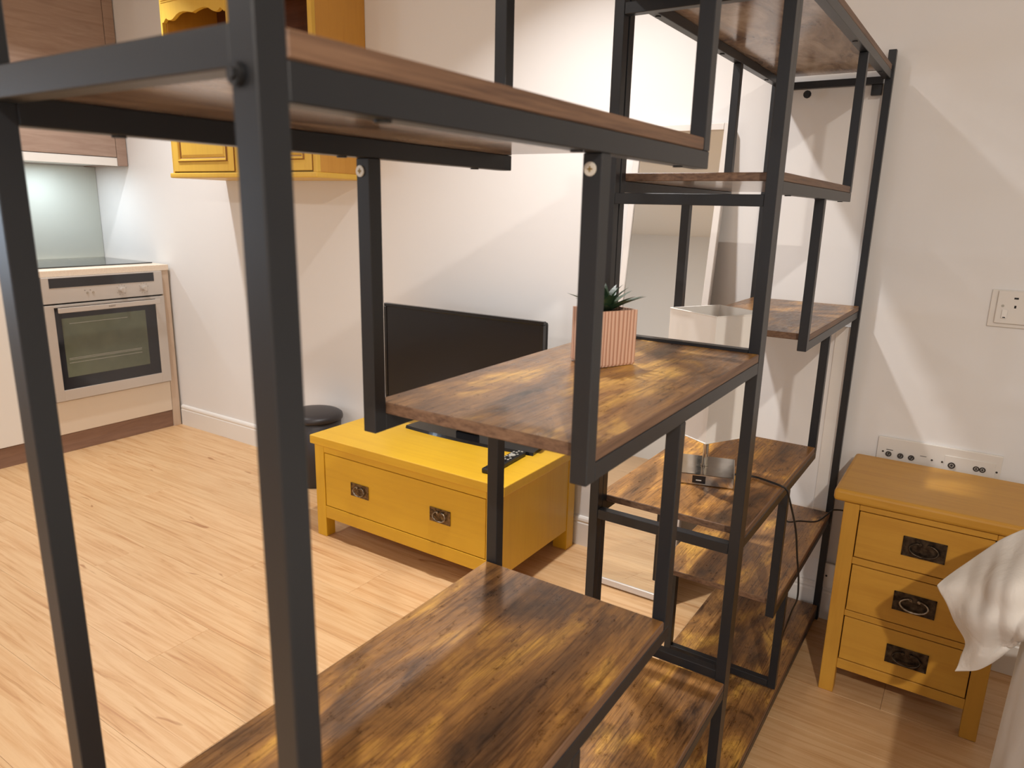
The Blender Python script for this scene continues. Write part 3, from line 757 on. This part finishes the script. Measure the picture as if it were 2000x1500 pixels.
# ------------------------------------------------------------------ plant
zs = 1.0106
t = Thing('potted_succulent', 'small spiky green succulent in a square pink wood-effect pot on the nearer shelf', 'plant', (-.475, .9825, zs), (0, 0, math.radians(-25)))
t.loc = Vector((0, 0, 0))
q = .0345
bm = bmesh.new(); rr = []
for (s_, z_) in ((q*.97, 0), (q, .003), (q, .083), (q-.0045, .083), (q-.0045, .072)):
    rr.append([bm.verts.new((x*s_, y*s_, z_)) for x, y in ((-1, -1), (1, -1), (1, 1), (-1, 1))])
for r1, r3 in zip(rr, rr[1:]):
    for i in range(4): bm.faces.new((r1[i], r1[(i+1) % 4], r3[(i+1) % 4], r3[i]))
bm.faces.new(rr[0][::-1]); bm.faces.new(rr[-1])
t.part('pot', bm, POT)
t.part('soil', box_bm(-q+.0048, q-.0048, -q+.0048, q-.0048, .0722, .0775), SOIL)
def leaf(az, lift, ln, wd, z0):
    bm = bmesh.new(); rings = []
    K = 8
    for k in range(K+1):
        u = k/K
        r_ = ln*u; el = lift*(1-.25*u)
        cx_ = r_*math.cos(el)+.003; cz_ = z0+r_*math.sin(el)
        ww = wd*(1-u)**.75*(0.75+.6*u*(1-u)*2); th = ww*.38
        cv = .35*ww
        sec = [(-ww, cv), (0, -.2*th), (ww, cv), (0, th*1.2-.1*cv)]
        if k == K: rings.append([bm.verts.new((cx_, 0, cz_))])
        else: rings.append([bm.verts.new((cx_-sv*math.sin(el), su, cz_+sv*math.cos(el))) for su, sv in sec])
    for r1, r3 in zip(rings, rings[1:]):
        for i in range(4):
            j = (i+1) % 4
            if len(r3) == 1: bm.faces.new((r1[i], r1[j], r3[0]))
            else: bm.faces.new((r1[i], r1[j], r3[j], r3[i]))
    bm.faces.new(rings[0][::-1])
    bmesh.ops.recalc_face_normals(bm, faces=bm.faces)
    bmesh.ops.rotate(bm, cent=(0, 0, 0), matrix=Matrix.Rotation(az, 3, 'Z'), verts=bm.verts)
    return bm
rnd = random.Random(5)
for ring_, (cnt, lift, ln) in enumerate(((9, 30, .058), (8, 46, .056), (6, 64, .050), (4, 80, .046))):
    for k in range(cnt):
        az = 2*PI*(k+.5*ring_)/cnt+rnd.uniform(-.15, .15)
        t.part('leaf', leaf(az, math.radians(lift+rnd.uniform(-6, 6)), ln*rnd.uniform(.88, 1.12), .0105, .0765), LEAF)

# ------------------------------------------------------------------ lamp
zl = .6772-.0001+.0003
t = Thing('table_lamp', 'table lamp with square nickel base and white box shade on the farther shelf', 'lamp', (-.455, 1.477, zl), (0, 0, math.radians(16.3)))
t.loc = Vector((0, 0, 0))
bs = t.box('base', -.0635, .0635, -.0635, .0635, 0, .0235, CHROME, .0012)
t.part('usb_port', join(box_bm(-.021, .006, -.0650, -.0636, .0042, .0200, .0004)), GLOSSB, bs, 'black charging socket in the base')
t.box('usb_tongue', -.0135, -.0025, -.0657, -.0651, .0102, .0120, PLATE, 0, bs)
t.part('stem', join(cyl_bm((0, 0, .0255), .0086, .0036, 'z', 24, bev=.0008), cyl_bm((0, 0, .130), .0060, .208, 'z', 24)), CHROME, smooth=False)
t.part('bulb_holder', cyl_bm((0, 0, .255), .016, .042, 'z', 20, bev=.002), PLATE)
t.part('bulb', lathe_bm((0, 0, .276), [(0, 0), (.012, .0), (.014, .012), (.024, .03), (.027, .045), (.022, .062), (.01, .071), (0, .073)], 24), GLOSSW, smooth=True)
shr = math.radians(-29-16.3); hs = .069; z0_, z1_ = .103, .363
bm = bmesh.new(); rr = []
for (s_, z_) in ((hs, z0_), (hs, z1_), (hs-.0018, z1_), (hs-.0018, z0_)):
    rr.append([bm.verts.new((x*s_, y*s_, z_)) for x, y in ((-1, -1), (1, -1), (1, 1), (-1, 1))])
for i_ in range(4):
    r1, r3 = rr[i_], rr[(i_+1) % 4]
    for i in range(4): bm.faces.new((r1[i], r1[(i+1) % 4], r3[(i+1) % 4], r3[i]))
bmesh.ops.recalc_face_normals(bm, faces=bm.faces)
bmesh.ops.rotate(bm, cent=(0, 0, 0), matrix=Matrix.Rotation(shr, 3, 'Z'), verts=bm.verts)
sh = t.part('lamp_shade', bm, SHADE, None, 'white fabric box shade')
for z_ in (z0_, z1_-.001):
    rims = []
    pts = [(x*hs, y*hs, z_) for x, y in ((-1, -1), (1, -1), (1, 1), (-1, 1))]
    for i in range(4): rims.append(tube_bm([pts[i], pts[(i+1) % 4]], .0013, 8))
    bm = join(*rims); bmesh.ops.rotate(bm, cent=(0, 0, 0), matrix=Matrix.Rotation(shr, 3, 'Z'), verts=bm.verts)
    t.part('shade_rim', bm, SHADE, sh)
bm = join(*[tube_bm([(0, 0, .270), (x*hs*.985, y*hs*.985, .275)], .0011, 6) for x, y in ((-1, -1), (1, -1), (1, 1), (-1, 1))])
bmesh.ops.rotate(bm, cent=(0, 0, 0), matrix=Matrix.Rotation(shr, 3, 'Z'), verts=bm.verts)
t.part('shade_spider', bm, CHROME, sh)
# its cable, over the shelf edge and down
Rz = Matrix.Rotation(math.radians(-16.3), 3, 'Z')
cable = [(-.402, 1.512, .6815), (-.362, 1.529, .6800), (-.335, 1.522, .6805), (-.300, 1.512, .6790), (-.2885, 1.516, .672), (-.2835, 1.525, .655), (-.272, 1.585, .560), (-.268, 1.63, .47), (-.2650, 1.66, .410), (-.2640, 1.675, .350), (-.276, 1.70, .300), (-.300, 1.78, .200), (-.330, 1.90, .085), (-.350, 2.02, .0745), (-.365, 2.10, .0745)]
cable = [Rz @ (Vector(p) - Vector((-.455, 1.477, zl))) for p in cable]
t.part('cable', tube_bm(smooth_path(cable, 8), .0022, 8), CORD, None, 'thin black cable hanging over the shelf edge', True)
cable = [(-.400, 2.08, .4125), (-.370, 2.00, .4000), (-.340, 2.03, .3960), (-.302, 2.075, .3890), (-.2840, 2.16, .3890), (-.270, 2.20, .388), (-.180, 2.228, .386)]
o = link('power_cable', tube_bm(smooth_path(cable, 8), .0024, 8), CORD, None, Vector(cable[0]), True)
o['label'] = 'short black cable running level from the shelving unit to behind the bedside table'; o['category'] = 'cable'

# ------------------------------------------------------------------ bedside table
t = Thing('bedside_table', 'ochre yellow three-drawer bedside table by the bed', 'bedside table', (-.036, 2.05, 0))
a, c, f0, bk = -.2165, .145, 1.881, 2.212
t.box('top_board', a-.0265, c+.0265, f0-.004, bk+.006, .5370, .5690, NGT, .009, seg=3)
for (x0, x1) in ((a, a+.036), (c-.036, c)):
    for (y0, y1) in ((f0, f0+.036), (bk-.036, bk)):
        t.box('leg', x0, x1, y0, y1, 0, .5365, NGTV, .0015)
for x0, x1 in ((a+.004, a+.018), (c-.018, c-.004)):
    t.box('side_panel', x0, x1, f0+.0365, bk-.0365, .078, .5365, NGTV)
t.box('back_panel', a+.0365, c-.0365, bk-.014, bk-.004, .078, .5365, NGTV)
t.box('apron', a+.0363, c-.0363, f0+.0015, f0+.020, .0760, .1035, NGT)
for z0, z1 in ((.2300, .2460), (.3770, .3950), (.5225, .5365)):
    t.box('drawer_divider', a+.0363, c-.0363, f0+.0015, f0+.020, z0, z1, NGT)
t.box('bottom_board', a+.019, c-.019, f0+.021, bk-.037, .080, .092, NGT)
ln = ('top', 'middle', 'bottom')
for k, (z0, z1) in enumerate(((.3975, .5200), (.2480, .3745), (.1060, .2275))):
    dw = t.box('drawer', a+.0385, c-.0385, f0+.002, f0+.018, z0, z1, NGT, .001)
    t.box('drawer_box', a+.045, c-.045, f0+.0185, bk-.04, z0+.005, z1-.008, GAPM, parent=dw)
    bail_handle(t, dw, (-.0295, -.0300, -.0270)[k], f0+.002, (.4595, .3115, .1640)[k], .093, .050, PEWTER, RINGM if k == 1 else PEWTER, wide=1.1)

# ------------------------------------------------------------------ electrical fittings on the back wall
yp = Y1
t = Thing('double_socket', 'white switched socket plate on the wall at the right edge above the bedside table', 'socket', (.09, yp-.006, .966))
pl = t.box('surround', .016, .178, yp-.006, yp-.0002, .9640, 1.0600, PLATE, .002, seg=2)
t.box('face_plate', .030, .164, yp-.0125, yp-.0062, .9745, 1.0600-.002, PLATE, .0015)
for sx in (0, .072):
    t.part('pin_hole', box_bm(.0700+sx-.0048, .0700+sx+.0048, yp-.0129, yp-.0123, 1.0385, 1.0430), HOLE, label='black earth pin slot')
    for hx in (-.004, .020):
        t.part('pin_hole', box_bm(.0780+sx+hx-.0022-.0035, .0780+sx+hx+.0022-.0035, yp-.0129, yp-.0123, 1.0155, 1.0225), HOLE)
    sw = t.box('rocker_switch', .0435+sx, .0560+sx, yp-.0155, yp-.0126, .9880, 1.0110, GLOSSW, .001)
    t.part('switch_mark', box_bm(.0470+sx, .0530+sx, yp-.0159, yp-.0154, .9895, .9920), HOLE, sw)
t.part('fixing_screw', cyl_bm((.0435, yp-.0128, 1.0200), .0034, .001, 'y', 16), BTN)

t = Thing('media_plate', 'long white aerial and speaker connection plate just above the bedside table', 'socket', (-.045, yp-.008, .52))
pl = t.box('plate', -.194, .108, yp-.009, yp-.0002, .515, .6200, PLATE, .002, seg=2)
t.box('module', -.024, .095, yp-.0115, yp-.0092, .530, .5980, PLATE, .001)
def jack(x, z, r_, m_=MARK):
    bm = tube_bm([(x+r_*math.cos(a_*PI/10), yp-.0125, z+r_*math.sin(a_*PI/10)) for a_ in range(20)], r_*.28, 6, True)
    t.part('jack', join(bm, cyl_bm((x, yp-.0118, z), r_*.45, .004, 'y', 14)), m_)
for x, z, r_ in ((-.1625, .5735, .0062), (-.1320, .5735, .0062), (-.1045, .5735, .0062), (-.0055, .5725, .0072), (.0520, .5755, .0060), (.0665, .5755, .0060)):
    jack(x, z-.001, r_)
for x, z in ((-.178, .577), (-.054, .576), (-.029, .576), (.099, .574)):
    t.part('small_screw', cyl_bm((x, yp-.0094, z), .0027, .0014, 'y', 12), MARK)
for x0, x1, z0, z1 in ((-.170, -.153, .5830, .5850), (-.084, -.068, .5815, .5830)):
    t.part('printed_label', box_bm(x0, x1, yp-.0093, yp-.0090, z0, z1), MARK)

t = Thing('outlet_plate', 'small white outlet plate near the floor between shelving and bedside table', 'socket', (-.275, yp-.018, .10))
t.box('plate', -.309, -.245, yp-.0200, yp-.0135, .110, .192, PLATE, .0015)
t.box('back_box', -.304, -.250, yp-.0133, yp-.0002, .1170, .187, PLATE)
t.part('fixing_hole', cyl_bm((-.279, yp-.0203, .151), .0032, .001, 'y', 12), HOLE)
o = link('cable_trunking', box_bm(-.345, -.2950, yp-.0065, yp-.0002, .1925, .925, .001), GLOSSW, None, Vector((-.32, yp, .1925)))
o['label'] = 'white vertical cable trunking on the wall behind the last shelf post'; o['category'] = 'trunking'

# ------------------------------------------------------------------ bed
t = Thing('bed', 'bed under a rumpled white duvet at the right edge', 'bed', (.95, .62, 0))
BX0, BX1, BY0, BY1 = .165, 1.75, -.35, 1.58
t.box('divan_base', BX0+.01, BX1, BY0, BY1-.02, .03, .30, CLOTH, .015, seg=3)
for x, y in ((.26, 1.48), (1.65, 1.48), (.26, -.25), (1.65, -.25)):
    t.part('leg', cyl_bm((x, y, .015), .025, .03, 'z', 16), BLACKPL)
t.box('mattress', BX0, BX1-.02, BY0+.01, BY1-.03, .301, .50, CLOTH, .04, seg=4)
# the hanging sheet: wavy cloth down the left side and far end, slightly off the mattress
def cloth(name, grid, thick, m, parent=None, label=None, sub=2):
    bm = bmesh.new(); V = [[bm.verts.new(p) for p in row_] for row_ in grid]
    for i in range(len(V)-1):
        for j in range(len(V[0])-1): bm.faces.new((V[i][j], V[i][j+1], V[i+1][j+1], V[i+1][j]))
    o = t.part(name, bm, m, parent, label, True)
    s_ = o.modifiers.new('solid', 'SOLIDIFY'); s_.thickness = thick; s_.offset = 0
    ss = o.modifiers.new('sub', 'SUBSURF'); ss.levels = sub; ss.render_levels = sub
    return o
path = [(BX0+.0, -.34, 0)]
pts2 = []
K = 40
for k in range(K+1): pts2.append((BX0-.012, -.34+(1.84)*k/K))
for k in range(1, 7):
    a_ = k/6*PI/2; pts2.append((BX0-.012+.07*(1-math.cos(a_)), 1.50+.07*math.sin(a_)))
for k in range(1, 22): pts2.append((BX0+.058+.07*k, 1.57))
grid = []
for zi in range(9):
    z_ = .515-.50*zi/8
    rw = []
    for i, (x, y) in enumerate(pts2):
        am = .012*(zi/8)**.8
        wv_ = math.sin(i*.95+zi*.25)*am+math.sin(i*.37+1.3)*am*.8
        if i <= K: rw.append((x-abs(am)*.3-wv_, y, z_))
        elif i <= K+6:
            n_ = Vector((x-(BX0+.058), y-1.50)).normalized(); rw.append((x+n_.x*(am*.6+wv_), y+n_.y*(am*.6+wv_), z_))
        else: rw.append((x, y+am*.3+wv_, z_))
    grid.append(rw)
cloth('valance_sheet', grid, .003, CLOTH, label='white sheet hanging to the floor')
# duvet lying on the bed, puffed and creased
def catmull(P, n, k):
    """resample a polyline of vectors"""
    out = []
    for i in range(len(P)-1):
        p0, p1, p2, p3 = P[max(i-1, 0)], P[i], P[i+1], P[min(i+2, len(P)-1)]
        for j in range(k):
            t_ = j/k
            out.append(0.5*((2*p1)+(-p0+p2)*t_+(2*p0-5*p1+4*p2-p3)*t_*t_+(-p0+3*p1-3*p2+p3)*t_**3))
    out.append(P[-1]); return out
grid = []
NX, NY = 40, 48
for j in range(NY+1):
    v_ = j/NY; y = -.33+v_*1.89
    rw = []
    for i in range(NX+1):
        u = i/NX; x = .195+u*1.55
        edge = min(u*1.2, 1-u, v_, (1-v_)*1.0)
        z_ = .535+.15*min(1, edge*4.5)**.55+.008*math.sin(i*.9+j*.45)+.007*math.sin(j*.8-i*.5)+.004*math.sin(j*1.7+i*1.1)
        rw.append((x, y, z_))
    grid.append(rw)
cloth('duvet', grid, .030, CLOTH, label='puffy white duvet', sub=1)
# the duvet corner flopping over the bed edge: rows run from the bed outwards to the tip
rows = [
    [ (0.215, 1.600, 0.713), (0.173, 1.600, 0.691), (0.129, 1.590, 0.665), (0.100, 1.570, 0.646), (0.076, 1.560, 0.618), (0.045, 1.540, 0.585), (0.008, 1.510, 0.545) ],
    [ (0.219, 1.520, 0.695), (0.171, 1.510, 0.675), (0.129, 1.500, 0.652), (0.102, 1.490, 0.633), (0.078, 1.485, 0.609), (0.051, 1.490, 0.575), (0.016, 1.505, 0.539) ],
    [ (0.216, 1.440, 0.671), (0.175, 1.440, 0.648), (0.135, 1.430, 0.630), (0.108, 1.430, 0.611), (0.085, 1.440, 0.589), (0.059, 1.460, 0.562), (0.030, 1.500, 0.522) ],
    [ (0.219, 1.400, 0.634), (0.178, 1.400, 0.616), (0.141, 1.400, 0.598), (0.117, 1.410, 0.579), (0.095, 1.420, 0.564), (0.073, 1.450, 0.532), (0.049, 1.500, 0.490) ],
    [ (0.221, 1.370, 0.609), (0.180, 1.370, 0.594), (0.146, 1.380, 0.573), (0.125, 1.400, 0.553), (0.106, 1.420, 0.531), (0.090, 1.450, 0.499), (0.072, 1.490, 0.460) ],
    [ (0.225, 1.380, 0.591), (0.184, 1.380, 0.577), (0.149, 1.390, 0.554), (0.131, 1.410, 0.525), (0.114, 1.430, 0.494), (0.093, 1.460, 0.457), (0.069, 1.490, 0.424) ],
    [ (0.226, 1.410, 0.599), (0.184, 1.410, 0.587), (0.149, 1.420, 0.556), (0.132, 1.440, 0.509), (0.115, 1.450, 0.468), (0.093, 1.470, 0.421), (0.062, 1.490, 0.392) ],
]
rows = [catmull([Vector(p) for p in r_], 0, 7) for r_ in rows]
cols = [catmull([r_[i] for r_ in rows], 0, 7) for i in range(len(rows[0]))]
nu, nv = len(cols), len(cols[0])
fg = []
for i in range(nu):
    line = []
    for j in range(nv):
        p = cols[i][j].copy(); u = i/(nu-1); v_ = j/(nv-1)
        d_ = Vector((-.25, -.9, .35))
        env = min(1, min(v_, 1-v_)*6)*min(1, (1-u)*5)
        f_ = .011*math.sin(9*v_-5.5*u+.6)+.006*math.sin(17*v_+6*u)+.007*math.sin(13*u+4*v_)*(.4+v_)+.003*math.sin(31*u-13*v_)
        line.append(p+d_*f_*env)
    fg.append(line)
cloth('duvet_corner', fg, .012, CLOTH, label='pointed corner of the duvet flopping over the bed side', sub=1)
